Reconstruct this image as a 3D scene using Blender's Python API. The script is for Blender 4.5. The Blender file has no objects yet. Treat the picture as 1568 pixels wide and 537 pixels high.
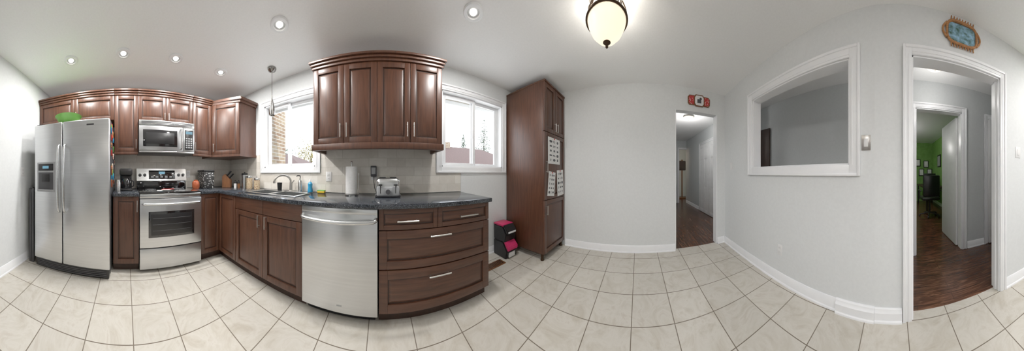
import bpy, bmesh, math, random
from mathutils import Matrix, Vector
random.seed(7)
S=bpy.context.scene
pi=math.pi
S.view_settings.view_transform='Standard'
S.view_settings.look='None'
S.view_settings.gamma=1.17

# ------------------------------------------------------------------ materials
def newmat(name):
    m=bpy.data.materials.new(name); m.use_nodes=True
    nt=m.node_tree; b=nt.nodes['Principled BSDF']
    return m,nt,b
def setp(b,color=None,rough=None,metal=None,spec=None,coat=None):
    if color is not None: b.inputs['Base Color'].default_value=(*color,1)
    if rough is not None: b.inputs['Roughness'].default_value=rough
    if metal is not None: b.inputs['Metallic'].default_value=metal
    if spec is not None: b.inputs['Specular IOR Level'].default_value=spec
    if coat is not None: b.inputs['Coat Weight'].default_value=coat
def srgb(r,g,b):
    f=lambda c:(c/255/12.92) if c/255<=.04045 else ((c/255+.055)/1.055)**2.4
    return (f(r),f(g),f(b))
def N(nt,t,**k):
    n=nt.nodes.new(t)
    for a,v in k.items(): setattr(n,a,v)
    return n
def coords(nt,kind='Object',scale=(1,1,1)):
    if kind=='World':
        g=N(nt,'ShaderNodeNewGeometry'); out=g.outputs['Position']
    else:
        g=N(nt,'ShaderNodeTexCoord'); out=g.outputs[kind]
    mp=N(nt,'ShaderNodeMapping'); mp.inputs['Scale'].default_value=scale
    nt.links.new(out,mp.inputs['Vector'])
    return mp.outputs['Vector'],mp
def ramp(nt,fac,stops):
    r=N(nt,'ShaderNodeValToRGB'); e=r.color_ramp.elements
    while len(e)<len(stops): e.new(.5)
    for i,(p,c) in enumerate(stops):
        e[i].position=p; e[i].color=(*c,1)
    nt.links.new(fac,r.inputs['Fac']); return r.outputs['Color']
def noise(nt,vec,scale,detail=4,rough=.55,dist=0):
    n=N(nt,'ShaderNodeTexNoise'); n.inputs['Scale'].default_value=scale
    n.inputs['Detail'].default_value=detail; n.inputs['Roughness'].default_value=rough
    n.inputs['Distortion'].default_value=dist
    nt.links.new(vec,n.inputs['Vector']); return n.outputs['Fac']
def bump(nt,b,h,strength=.1,dist=.01):
    n=N(nt,'ShaderNodeBump'); n.inputs['Strength'].default_value=strength; n.inputs['Distance'].default_value=dist
    nt.links.new(h,n.inputs['Height']); nt.links.new(n.outputs['Normal'],b.inputs['Normal'])
def varied(name,c1,c2,scale=(1,1,1),ns=5,rough=.5,metal=0,bmp=0,coat=0,detail=4,lo=.35,hi=.65,dist=0,kind='Object'):
    m,nt,b=newmat(name); setp(b,None,rough,metal,coat=coat)
    v,_=coords(nt,kind,scale); f=noise(nt,v,ns,detail,dist=dist)
    nt.links.new(ramp(nt,f,[(lo,c1),(hi,c2)]),b.inputs['Base Color'])
    if bmp: bump(nt,b,f,bmp)
    return m
def plain(name,c,rough=.5,metal=0,coat=0):
    c2=tuple(min(1,x*1.06) for x in c); c1=tuple(x*.95 for x in c)
    return varied(name,c1,c2,ns=9,rough=rough,metal=metal,coat=coat)
def emis(name,c,strength,base=(.8,.8,.8)):
    m,nt,b=newmat(name); setp(b,base,.4)
    v,_=coords(nt); f=noise(nt,v,6)
    nt.links.new(ramp(nt,f,[(.3,tuple(x*.85 for x in c)),(.7,c)]),b.inputs['Emission Color'])
    b.inputs['Emission Strength'].default_value=strength
    return m

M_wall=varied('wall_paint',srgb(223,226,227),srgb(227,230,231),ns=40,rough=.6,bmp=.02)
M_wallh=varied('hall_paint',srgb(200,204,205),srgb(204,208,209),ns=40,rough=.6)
M_ceil=varied('ceiling_paint',srgb(247,248,248),srgb(251,252,252),ns=60,rough=.7,bmp=.02)
M_trim=varied('white_trim_paint',srgb(244,246,249),srgb(249,250,252),ns=8,rough=.3)
M_green=varied('green_paint',srgb(104,150,70),srgb(116,162,82),ns=8,rough=.6)
M_vinyl=varied('white_vinyl',srgb(236,238,240),srgb(242,243,245),ns=8,rough=.3)
WC1,WC2=srgb(66,38,26),srgb(91,56,39)
M_wood=varied('cabinet_wood',WC1,WC2,scale=(16,16,1.3),ns=3,rough=.38,detail=6,dist=.6,lo=.3,hi=.7)
M_woodH=varied('cabinet_wood_horizontal',WC1,WC2,scale=(1.3,1.3,16),ns=3,rough=.38,detail=6,dist=.6,lo=.3,hi=.7)
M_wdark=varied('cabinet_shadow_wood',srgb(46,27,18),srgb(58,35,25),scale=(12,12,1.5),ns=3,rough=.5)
M_steel=varied('stainless_steel',(.56,.57,.57),(.66,.67,.67),scale=(2,2,60),ns=2,rough=.27,metal=1,detail=5)
M_steelv=varied('brushed_steel_panel',(.58,.59,.60),(.66,.67,.68),scale=(1.0,1.0,50),ns=2,rough=.30,metal=1,detail=5,lo=.2,hi=.8)
M_chrome=plain('chrome',(.72,.72,.72),.12,1)
M_nickel=plain('brushed_nickel',(.55,.53,.50),.3,1)
M_pend=plain('pendant_steel',(.30,.29,.28),.25,1)
M_black=plain('black_plastic',(.012,.012,.013),.3)
M_blackgl=plain('black_glass',(.008,.008,.009),.06,0,1)
M_dgrey=plain('dark_grey_plastic',(.05,.05,.055),.4)
M_grey=plain('grey_plastic',(.33,.34,.35),.4)
M_white=plain('white_plastic',(.82,.82,.82),.35)
M_bronze=plain('oiled_bronze',(.05,.028,.015),.35,.8)
M_pink=plain('pink_plastic',srgb(205,45,98),.35)
M_greenp=plain('green_plastic',srgb(110,175,75),.4)
M_orange=varied('orange_ceramic',srgb(145,66,38),srgb(172,88,54),ns=30,rough=.35)
M_blue=plain('blue_soap',srgb(40,140,190),.15)
M_red=plain('red_paint',srgb(190,40,35),.4)
M_yellow=plain('yellow_paint',srgb(230,190,50),.4)
M_knob=varied('knife_block_wood',srgb(96,57,31),srgb(125,79,44),scale=(20,20,2),ns=3,rough=.4)
M_rattan=varied('rattan',srgb(145,94,50),srgb(186,132,82),scale=(6,6,60),ns=4,rough=.6)
M_paper=varied('paper_towel_white',(.82,.82,.82),(.88,.88,.88),ns=60,rough=.9,bmp=.2)
M_closet=varied('door_white_paint',srgb(232,233,234),srgb(238,239,240),ns=8,rough=.35)
M_asphalt=varied('roof_shingle',srgb(46,31,28),srgb(68,48,44),scale=(3,3,14),ns=6,rough=.9)
M_siding=varied('house_siding',srgb(95,92,88),srgb(110,107,102),scale=(.3,.3,25),ns=4,rough=.8)
M_bounce=varied('bounce_ground_concrete',srgb(185,183,178),srgb(200,198,193),ns=3,rough=.9)  # pale tone picked to reflect sky light up to the ceiling
M_leafg=varied('conifer_needles',srgb(58,72,60),srgb(100,112,98),ns=4,rough=.9)  # needle tones lightened, distance haze put into the colour
M_leafy=varied('autumn_leaves',srgb(92,90,58),srgb(135,125,85),ns=4,rough=.9)
M_bark=varied('bark',srgb(45,36,30),srgb(62,52,42),scale=(6,6,1),ns=4,rough=.9)
M_soffit=varied('soffit_metal',srgb(130,124,112),srgb(145,138,125),scale=(30,.5,1),ns=3,rough=.5)

def tile_mat():
    m,nt,b=newmat('floor_tile')
    v,mp=coords(nt,'World'); mp.inputs['Location'].default_value=(-.225+3.25,-.05+3.25,0)
    br=N(nt,'ShaderNodeTexBrick'); br.offset=0; br.squash=1
    br.inputs['Scale'].default_value=1; br.inputs['Brick Width'].default_value=.325; br.inputs['Row Height'].default_value=.325
    br.inputs['Mortar Size'].default_value=.0034; br.inputs['Mortar Smooth'].default_value=.1
    br.inputs['Color1'].default_value=(.94,.94,.94,1); br.inputs['Color2'].default_value=(1.02,1.02,1.02,1); br.inputs['Bias'].default_value=0
    nt.links.new(v,br.inputs['Vector'])
    v2,_=coords(nt,'World'); f=noise(nt,v2,4.2,10,.66,1.8)
    c=ramp(nt,f,[(.32,srgb(186,178,164)),(.44,srgb(198,192,180)),(.56,srgb(207,202,192)),(.64,srgb(197,190,178)),(.74,srgb(190,181,168))])
    mx=N(nt,'ShaderNodeMix',data_type='RGBA',blend_type='MULTIPLY'); mx.inputs['Factor'].default_value=1
    nt.links.new(c,mx.inputs['A']); nt.links.new(br.outputs['Color'],mx.inputs['B'])
    mg=N(nt,'ShaderNodeMix',data_type='RGBA')
    nt.links.new(br.outputs['Fac'],mg.inputs['Factor']); nt.links.new(mx.outputs['Result'],mg.inputs['A'])
    mg.inputs['B'].default_value=(*srgb(112,101,88),1)
    nt.links.new(mg.outputs['Result'],b.inputs['Base Color'])
    r=N(nt,'ShaderNodeMapRange'); r.inputs['To Min'].default_value=.36; r.inputs['To Max'].default_value=.8
    nt.links.new(br.outputs['Fac'],r.inputs['Value']); nt.links.new(r.outputs['Result'],b.inputs['Roughness'])
    inv=N(nt,'ShaderNodeMath',operation='SUBTRACT'); inv.inputs[0].default_value=1; nt.links.new(br.outputs['Fac'],inv.inputs[1])
    bump(nt,b,inv.outputs[0],.3,.003)
    return m
M_tile=tile_mat()
def splash_mat(name,bw,rh,c1,c2,mort,ms=.0025,rough=.35,vert=True):
    m,nt,b=newmat(name)
    g=N(nt,'ShaderNodeNewGeometry'); sx=N(nt,'ShaderNodeSeparateXYZ'); nt.links.new(g.outputs['Position'],sx.inputs[0])
    ad=N(nt,'ShaderNodeMath',operation='ADD'); nt.links.new(sx.outputs['X'],ad.inputs[0]); nt.links.new(sx.outputs['Y'],ad.inputs[1])
    cb=N(nt,'ShaderNodeCombineXYZ'); nt.links.new(ad.outputs[0],cb.inputs['X']); nt.links.new(sx.outputs['Z'],cb.inputs['Y'])
    off=N(nt,'ShaderNodeVectorMath',operation='ADD'); off.inputs[1].default_value=(10,20*rh-.91,0)
    nt.links.new(cb.outputs[0],off.inputs[0])
    br=N(nt,'ShaderNodeTexBrick'); br.offset=.5
    br.inputs['Scale'].default_value=1; br.inputs['Brick Width'].default_value=bw; br.inputs['Row Height'].default_value=rh
    br.inputs['Mortar Size'].default_value=ms; br.inputs['Color1'].default_value=(*c1,1); br.inputs['Color2'].default_value=(*c2,1)
    br.inputs['Mortar'].default_value=(*mort,1)
    nt.links.new(off.outputs[0],br.inputs['Vector'])
    f=noise(nt,g.outputs['Position'],9,6,.6,1)
    c=ramp(nt,f,[(.3,(.88,.87,.85)),(.7,(1,1,1))])
    mx=N(nt,'ShaderNodeMix',data_type='RGBA',blend_type='MULTIPLY'); mx.inputs['Factor'].default_value=1
    nt.links.new(br.outputs['Color'],mx.inputs['A']); nt.links.new(c,mx.inputs['B'])
    nt.links.new(mx.outputs['Result'],b.inputs['Base Color']); setp(b,None,rough)
    inv=N(nt,'ShaderNodeMath',operation='SUBTRACT'); inv.inputs[0].default_value=1; nt.links.new(br.outputs['Fac'],inv.inputs[1])
    bump(nt,b,inv.outputs[0],.3,.003)
    return m
M_splash=splash_mat('stone_subway_tile',.205,.1,srgb(215,209,200),srgb(234,230,223),srgb(204,199,190))
M_brick=splash_mat('house_brick',.22,.075,srgb(125,112,92),srgb(100,78,60),srgb(140,136,128),.01,.9)
def plank_mat(name,axis):
    m,nt,b=newmat(name)
    v,mp=coords(nt,'World'); mp.inputs['Location'].default_value=(20,20,0)
    br=N(nt,'ShaderNodeTexBrick'); br.offset=.37
    br.inputs['Scale'].default_value=1; br.inputs['Brick Width'].default_value=.9; br.inputs['Row Height'].default_value=.082
    br.inputs['Mortar Size'].default_value=.0012; br.inputs['Color1'].default_value=(.8,.8,.8,1); br.inputs['Color2'].default_value=(1.15,1.12,1.1,1)
    br.inputs['Mortar'].default_value=(.2,.2,.2,1)
    nt.links.new(v,br.inputs['Vector'])
    v2,mp2=coords(nt,'World',(2,22,1) if axis=='X' else (22,2,1)); f=noise(nt,v2,2.2,8,.65,1.2)
    c=ramp(nt,f,[(.3,srgb(46,28,20)),(.5,srgb(82,52,38)),(.68,srgb(128,90,68))])
    mx=N(nt,'ShaderNodeMix',data_type='RGBA',blend_type='MULTIPLY'); mx.inputs['Factor'].default_value=1
    nt.links.new(c,mx.inputs['A']); nt.links.new(br.outputs['Color'],mx.inputs['B'])
    nt.links.new(mx.outputs['Result'],b.inputs['Base Color']); setp(b,None,.22)
    return m
M_plank=plank_mat('dark_hardwood','X')
def granite():
    m,nt,b=newmat('dark_granite'); v,_=coords(nt)
    f=noise(nt,v,140,3,.7); f2=noise(nt,v,18,4,.6)
    c=ramp(nt,f,[(.36,srgb(20,22,26)),(.5,srgb(48,52,58)),(.6,srgb(78,84,91)),(.72,srgb(130,135,140))])
    c2=ramp(nt,f2,[(.35,(.65,.65,.68)),(.65,(1.1,1.1,1.1))])
    mx=N(nt,'ShaderNodeMix',data_type='RGBA',blend_type='MULTIPLY'); mx.inputs['Factor'].default_value=1
    nt.links.new(c,mx.inputs['A']); nt.links.new(c2,mx.inputs['B'])
    nt.links.new(mx.outputs['Result'],b.inputs['Base Color']); setp(b,None,.12)
    return m
M_granite=granite()
def spots(name,base,dark,scale,thr=.35,rough=.6):
    m,nt,b=newmat(name); v,_=coords(nt); vo=N(nt,'ShaderNodeTexVoronoi'); vo.inputs['Scale'].default_value=scale
    nt.links.new(v,vo.inputs['Vector'])
    nt.links.new(ramp(nt,vo.outputs['Distance'],[(thr,dark),(thr+.04,base)]),b.inputs['Base Color']); setp(b,None,rough)
    return m
M_sheet=plain('paper_sheet',(.8,.8,.79),.8)
M_ink=varied('printed_ink',srgb(40,42,46),srgb(120,122,126),ns=60,rough=.8)
M_damask=spots('damask_canister',(.02,.02,.02),(.75,.75,.72),42,.30,.35)
M_photo=varied('landscape_print',srgb(45,85,60),srgb(150,195,225),scale=(8,3,14),ns=2.2,rough=.35)
M_food=spots('food_package',srgb(215,205,180),srgb(150,60,40),30,.3)
M_magA=spots('magnet_print',srgb(220,120,70),srgb(40,90,60),60,.4)
M_magB=spots('magnet_print_blue',srgb(210,210,190),srgb(180,40,60),70,.4)
M_redlat=spots('red_lattice',srgb(185,45,45),srgb(235,225,215),55,.25)
M_beans=spots('jar_contents',srgb(190,170,140),srgb(120,70,45),60,.3,.1)
M_bowl=emis('frosted_glass_lit',(1,.84,.60),1.1,(.6,.57,.52))
M_bulb=emis('lit_bulb',(1,.93,.82),9)
M_disp=emis('display_blue',(.25,.65,.9),.5,(.02,.02,.02))

# ------------------------------------------------------------------ builder
class B:
    def __init__(s,name,rot=0,off=(0,0,0)):
        s.name=name; s.M=Matrix.Translation(off)@Matrix.Rotation(rot,4,'Z'); s.bm=bmesh.new(); s.mats=[]
    def put(s,tb,mat,M=None):
        if mat not in s.mats: s.mats.append(mat)
        mi=s.mats.index(mat); T=s.M@M if M is not None else s.M
        vm={}
        for v in tb.verts: vm[v]=s.bm.verts.new(T@v.co)
        for f in tb.faces:
            try:
                nf=s.bm.faces.new([vm[v] for v in f.verts]); nf.material_index=mi; nf.smooth=True
            except ValueError: pass
        tb.free()
    def box(s,x0,x1,y0,y1,z0,z1,mat,bev=0,M=None,seg=2):
        tb=bmesh.new(); bmesh.ops.create_cube(tb,size=1)
        for v in tb.verts:
            v.co=Vector((x0+(v.co.x+.5)*(x1-x0),y0+(v.co.y+.5)*(y1-y0),z0+(v.co.z+.5)*(z1-z0)))
        if bev: bmesh.ops.bevel(tb,geom=tb.edges[:],offset=bev,segments=seg,affect='EDGES',profile=.5)
        s.put(tb,mat,M)
    def lathe(s,c,prof,mat,seg=32,M=None):
        tb=bmesh.new(); rings=[]
        for r,z in prof:
            if r<1e-5: rings.append([tb.verts.new((0,0,z))])
            else: rings.append([tb.verts.new((r*math.cos(2*pi*i/seg),r*math.sin(2*pi*i/seg),z)) for i in range(seg)])
        for a,b in zip(rings,rings[1:]):
            for i in range(seg):
                j=(i+1)%seg
                if len(a)==1 and len(b)==1: break
                if len(a)==1: tb.faces.new((a[0],b[i],b[j]))
                elif len(b)==1: tb.faces.new((a[i],a[j],b[0]))
                else: tb.faces.new((a[i],a[j],b[j],b[i]))
        bmesh.ops.recalc_face_normals(tb,faces=tb.faces[:])
        T=Matrix.Translation(c)
        s.put(tb,mat,T@M if M is not None else T)
    def cyl(s,p0,p1,r,mat,r1=None,seg=20):
        p0=Vector(p0);p1=Vector(p1);d=p1-p0;L=d.length
        q=d.to_track_quat('Z','Y').to_matrix().to_4x4()
        r1=r if r1 is None else r1
        s.lathe(p0,[(0,0),(r,0),(r1,L),(0,L)],mat,seg,q)
    def tube(s,pts,r,mat,seg=10,closed=False):
        pts=[Vector(p) for p in pts]; tb=bmesh.new(); n=len(pts); rings=[]
        up=Vector((0,0,1)); prev=None
        for i,p in enumerate(pts):
            if closed: t=(pts[(i+1)%n]-pts[i-1])
            else: t=pts[min(i+1,n-1)]-pts[max(i-1,0)]
            t.normalize()
            if prev is None:
                a=t.cross(up)
                if a.length<.05: a=t.cross(Vector((1,0,0)))
                a.normalize()
            else:
                a=prev-t*prev.dot(t); a.normalize()
            prev=a; b=t.cross(a)
            rr=r(i/(n-1)) if callable(r) else r
            rings.append([tb.verts.new(p+a*rr*math.cos(2*pi*k/seg)+b*rr*math.sin(2*pi*k/seg)) for k in range(seg)])
        rg=range(n) if closed else range(n-1)
        for i in rg:
            A=rings[i];C=rings[(i+1)%n]
            for k in range(seg):
                l=(k+1)%seg; tb.faces.new((A[k],A[l],C[l],C[k]))
        if not closed:
            tb.faces.new(rings[0][::-1]); tb.faces.new(rings[-1])
        bmesh.ops.recalc_face_normals(tb,faces=tb.faces[:])
        s.put(tb,mat)
    def prism(s,poly,z0,z1,mat,M=None,bev=0):
        tb=bmesh.new(); a=[tb.verts.new((x,y,z0)) for x,y in poly]; b=[tb.verts.new((x,y,z1)) for x,y in poly]
        tb.faces.new(a[::-1]); tb.faces.new(b); n=len(poly)
        for i in range(n): tb.faces.new((a[i],a[(i+1)%n],b[(i+1)%n],b[i]))
        bmesh.ops.recalc_face_normals(tb,faces=tb.faces[:])
        if bev: bmesh.ops.bevel(tb,geom=tb.edges[:],offset=bev,segments=2,affect='EDGES')
        s.put(tb,mat,M)
    def frust(s,x0,x1,z0,z1,ya,yb,ins,mat):
        tb=bmesh.new()
        o=[tb.verts.new(p) for p in((x0,ya,z0),(x1,ya,z0),(x1,ya,z1),(x0,ya,z1))]
        i=[tb.verts.new(p) for p in((x0+ins,yb,z0+ins),(x1-ins,yb,z0+ins),(x1-ins,yb,z1-ins),(x0+ins,yb,z1-ins))]
        tb.faces.new(i)
        for k in range(4): tb.faces.new((o[k],o[(k+1)%4],i[(k+1)%4],i[k]))
        s.put(tb,mat)
    def ell(s,c,rx,ry,rz,mat,seg=24,M=None):
        prof=[(math.sin(pi*k/14),-math.cos(pi*k/14)) for k in range(15)]
        sc=Matrix.Diagonal((rx,ry,rz,1))
        s.lathe(c,[(max(r,0) if 0<k<14 else 0,z) for k,(r,z) in enumerate(prof)],mat,seg,(M@sc) if M is not None else sc)
    def done(s):
        vs=[v.co for v in s.bm.verts]
        mn=[min(v[i] for v in vs) for i in range(3)]; mx=[max(v[i] for v in vs) for i in range(3)]
        o=Vector(((mn[0]+mx[0])/2,(mn[1]+mx[1])/2,mn[2]))
        for v in s.bm.verts: v.co-=o
        me=bpy.data.meshes.new(s.name); s.bm.to_mesh(me); s.bm.free()
        for m in s.mats: me.materials.append(m)
        try: me.set_sharp_from_angle(angle=math.radians(32))
        except Exception: pass
        ob=bpy.data.objects.new(s.name,me); ob.location=o; S.collection.objects.link(ob)
        return ob

RS,RB,RN=pi/2,-pi/2,pi          # stove wall, east wall, south wall view frames
H=2.44
XW,XE,YN,YS=-2.48,2.35,1.84,-1.255
PHI=math.radians(176.6); OFFB=(.15,YS,0)   # slightly skewed south wall segment

def door(b,x0,x1,z0,z1,y,mat=None,fr=.055,t=.02):
    mat=mat or M_wood
    x0+=.002;x1-=.002;z0+=.002;z1-=.002
    b.box(x0,x0+fr,y,y+t,z0,z1,mat,.002); b.box(x1-fr,x1,y,y+t,z0,z1,mat,.002)
    b.box(x0+fr,x1-fr,y,y+t,z0,z0+fr,mat,.002); b.box(x0+fr,x1-fr,y,y+t,z1-fr,z1,mat,.002)
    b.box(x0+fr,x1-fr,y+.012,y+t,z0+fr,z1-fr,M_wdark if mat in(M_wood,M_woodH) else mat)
    b.frust(x0+fr+.010,x1-fr-.010,z0+fr+.010,z1-fr-.010,y+.0125,y+.003,.022 if (x1-x0)>.2 else .012,mat)
def vpull(b,x,z0,z1,y,r=.005):
    b.cyl((x,y-.03,z0),(x,y-.03,z1),r,M_nickel,seg=10)
    for z in(z0+.012,z1-.012): b.cyl((x,y,z),(x,y-.03,z),r*.9,M_nickel,seg=8)
def hpull(b,x0,x1,z,y,r=.006):
    b.cyl((x0,y-.03,z),(x1,y-.03,z),r,M_nickel,seg=10)
    for x in(x0+.015,x1-.015): b.cyl((x,y,z),(x,y-.03,z),r*.9,M_nickel,seg=8)

def wallholes(name,x0,x1,y0,y1,holes,mat,rot=0,off=(0,0,0),z1=H):
    b=B(name,rot,off); xs=sorted(set([x0,x1]+[h[0] for h in holes]+[h[1] for h in holes]))
    for a,c in zip(xs,xs[1:]):
        hs=[h for h in holes if h[0]<=a+1e-6 and h[1]>=c-1e-6]
        if not hs: b.box(a,c,y0,y1,0,z1,mat); continue
        h=hs[0]
        if h[2]>0: b.box(a,c,y0,y1,0,h[2],mat)
        if h[3]<z1: b.box(a,c,y0,y1,h[3],z1,mat)
    return b.done()
def casing(b,x0,x1,z0,z1,y,w=.08,bottom=True,mat=None):
    """x0..z1 = inner opening; steps toward -y (room)"""
    mat=mat or M_trim
    def piece(a0,a1,c0,c1):
        b.box(a0,a1,y-.016,y,c0,c1,mat,.003)
    zb=z0-w if bottom else z0
    piece(x0-w,x0,zb,z1+w); piece(x1,x1+w,zb,z1+w); piece(x0,x1,z1,z1+w)
    e=.022
    b.box(x0-w,x0-w+e,y-.026,y,zb,z1+w,mat,.004); b.box(x1+w-e,x1+w,y-.026,y,zb,z1+w,mat,.004)
    b.box(x0-w+e,x1+w-e,y-.026,y,z1+w-e,z1+w,mat,.004)
    b.box(x0-.03,x0-.018,y-.020,y,z0,z1,mat,.002); b.box(x1+.018,x1+.03,y-.020,y,z0,z1,mat,.002)
    b.box(x0,x1,y-.020,y,z1+.018,z1+.03,mat,.002)
    if bottom:
        piece(x0,x1,z0-w,z0); b.box(x0-w+e,x1+w-e,y-.026,y,z0-w,z0-w+e,mat,.004)
def baseboard(name,x0,x1,y,rot=0,off=(0,0,0),t=.014,h=.1):
    b=B(name,rot,off)
    prof=[(0,0),(t,0),(t,h*.7),(t*.7,h*.8),(t*.55,h*.95),(t*.3,h),(0,h)]
    Mx=Matrix(((0,0,1,0),(-1,0,0,y),(0,1,0,0),(0,0,0,1)))
    b.prism(prof,x0,x1,M_trim,Mx)
    b.prism([(0,0),(t+.01,0),(t+.008,.012),(t,.018),(0,.018)],x0,x1,M_trim,Mx)
    b.done()

# ------------------------------------------------------------------ room shell
b=B('floor'); b.box(XW-.15,XE+.05,YS-.08,YN+.15,-.05,0,M_tile); b.box(.3,XE+.05,YS-.18,YS-.08,-.05,0,M_tile); b.done()
b=B('floor_hall'); b.box(-2.6,XE+.05,-7,YS-.08,-.05,-.002,M_plank); b.box(XE+.05,8.6,-3,.2,-.05,-.002,M_plank); b.done()
b=B('ceiling'); b.box(XW-.15,XE+.12,-7,YN+.15,H,H+.1,M_ceil); b.done()
b=B('ceiling_hall'); b.box(XE+.12,8.6,-3,.2,H,H+.1,M_ceil); b.done()
wallholes('wall_west',-2.6,YN+.15,-XW,-XW+.15,[],M_wall,RS)
wallholes('wall_north',XW,XE+.12,YN,YN+.15,[(-1.61,-.80,1.22,2.13),(.705,1.66,1.22,2.15)],M_wall)
wallholes('wall_east',-YN,1.50,XE,XE+.12,[(.547,1.239,0,2.085)],M_wall,RB)
wallholes('wall_south',-.15,-XW,-YS,-YS+.12,[(.137,.949,0,2.05)],M_wall,RN)
wallholes('wall_south_skewed',-2.3,0,0,.12,[(-1.43,-.205,1.205,2.065)],M_wall,PHI,OFFB)
# hall beyond
HY=2.25
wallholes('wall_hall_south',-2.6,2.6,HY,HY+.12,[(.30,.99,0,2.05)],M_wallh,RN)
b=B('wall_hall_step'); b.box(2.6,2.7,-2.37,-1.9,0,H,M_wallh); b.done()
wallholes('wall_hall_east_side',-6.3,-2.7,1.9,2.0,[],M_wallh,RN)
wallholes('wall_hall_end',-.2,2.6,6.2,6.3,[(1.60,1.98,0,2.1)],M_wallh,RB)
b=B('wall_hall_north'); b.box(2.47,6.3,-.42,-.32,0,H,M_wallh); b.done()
b=B('wall_far_room'); b.box(8.0,8.1,-2.8,.1,0,H,M_wallh); b.box(6.3,8.1,-2.8,-2.7,0,H,M_wallh); b.box(6.3,8.1,0,.1,0,H,M_wallh); b.done()
# green room
b=B('wall_green_room'); b.box(-1.75,-1.63,-6.9,-HY-.12,0,H,M_green); b.box(-1.75,2.0,-6.9,-6.8,0,H,M_green); b.box(1.9,2.0,-6.9,-HY-.12,0,H,M_green)
b.box(-1.63,-1.09,-HY-.13,-HY-.12,0,H,M_green); b.done()

# baseboards
baseboard('baseboard_east',-1.12,.547,XE,RB)
baseboard('baseboard_east.001',1.239,1.37,XE,RB)
baseboard('baseboard_north',.94,1.74,YN)
baseboard('baseboard_south',.949+.075,2.46,-YS,RN)
baseboard('baseboard_south.001',-.15,.137-.075,-YS,RN,t=.022)
baseboard('baseboard_south_skewed',-.32,0,0,PHI,OFFB,t=.03,h=.105)
baseboard('baseboard_south_skewed.001',-2.2,-.32,0,PHI,OFFB)
baseboard('baseboard_hall',1.08,1.38,HY,RN)
baseboard('baseboard_hall.001',-2.6,.2,HY,RN)
baseboard('baseboard_hall.002',-6.2,-4.85,1.9,RN)
baseboard('baseboard_green_room',-6.8,-2.4,1.63,RS)

# door frames
b=B('trim_hall_doorway',RN); casing(b,.137,.949,0,2.05,-YS,.07,False)
b.box(.137,.149,-YS,-YS+.12,0,2.05,M_trim); b.box(.937,.949,-YS,-YS+.12,0,2.05,M_trim); b.box(.137,.949,-YS,-YS+.12,2.038,2.05,M_trim)
b.box(.925,.937,-YS+.045,-YS+.075,0,2.04,M_trim)
b.done()
b=B('trim_green_doorway',RN); casing(b,.30,.99,0,2.05,HY,.08,False)
b.box(.978,.99,HY,HY+.12,0,2.05,M_trim); b.box(.30,.312,HY,HY+.12,0,2.05,M_trim); b.box(.3,.99,HY,HY+.12,2.038,2.05,M_trim); b.done()
b=B('trim_pass_through',PHI,OFFB); casing(b,-1.43,-.205,1.205,2.065,0,.09,True)
b.box(-1.43,-1.418,0,.12,1.205,2.065,M_trim); b.box(-.217,-.205,0,.12,1.205,2.065,M_trim); b.box(-1.43,-.205,0,.12,2.053,2.065,M_trim); b.box(-1.43,-.205,-.0,.12,1.205,1.217,M_trim)
b.done()
b=B('trim_east_doorway',RB); b.box(1.227,1.239,XE+.001,XE+.119,0,2.085,M_trim); b.box(.547,.559,XE+.001,XE+.119,0,2.085,M_trim); b.done()

# panel doors
def paneldoor(name,x0,x1,z1,y,rot,off=(0,0,0),cols=2,knob=None):
    b=B(name,rot,off); b.box(x0,x1,y+.006,y+.035,.01,z1,M_closet,.002)
    w=(x1-x0); st=.1 if cols==2 else .07; rows=[(.12,.78),(.9,1.55),(1.66,z1-.1)]
    cw=(w-st*(cols+1))/cols
    xs=[x0+st*(i+1)+cw*i for i in range(cols)]
    b.box(x0,x0+st,y,y+.008,.01,z1,M_closet,.002); b.box(x1-st,x1,y,y+.008,.01,z1,M_closet,.002)
    for i in range(cols-1): b.box(xs[i]+cw,xs[i+1],y,y+.008,.01,z1,M_closet,.002)
    zs=[.01]+[z for r in rows for z in r]+[z1]
    for i in range(0,len(zs),2):
        for x in xs: b.box(x,x+cw,y,y+.008,zs[i],zs[i+1],M_closet,.002)
    for r0,r1 in rows:
        for x in xs: b.frust(x+.012,x+cw-.012,r0+.012,r1-.012,y+.006,y+.0,.03,M_closet)
    if knob: b.cyl((knob,y,1.0),(knob,y-.03,1.0),.009,M_nickel,seg=10); b.ell((knob,y-.045,1.0),.026,.022,.026,M_nickel,16)
    b.done()
paneldoor('door_closet',1.46,2.12,2.02,HY-.04,RN,knob=1.52)
b=B('trim_closet',RN); casing(b,1.455,2.125,0,2.03,HY,.07,False); b.done()
paneldoor('door_bifold',-4.0,-3.30,2.0,1.9-.04,RN,cols=2)
paneldoor('door_bifold.001',-4.72,-4.01,2.0,1.9-.04,RN,cols=2)
b=B('trim_bifold',RN); casing(b,-4.725,-3.295,0,2.02,1.9,.07,False); b.done()
b=B('trim_hall_end',RB); casing(b,1.60,1.98,0,2.1,6.2,.07,False); b.done()
paneldoor('door_green_room',0,.68,2.02,0,math.radians(-88),(-.985,-2.385,0) ,cols=2,knob=.62)
b=B('dark_doorway_panel',RN); b.box(-2.55,-2.13,HY-.03,HY-.003,.01,2.0,M_wdark,.003); b.frust(-2.5,-2.18,.2,.95,HY-.03,HY-.035,.02,M_wdark); b.frust(-2.5,-2.18,1.05,1.85,HY-.03,HY-.035,.02,M_wdark); b.done()  # panel standing in for an open doorway, its darkness put into the colour

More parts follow.
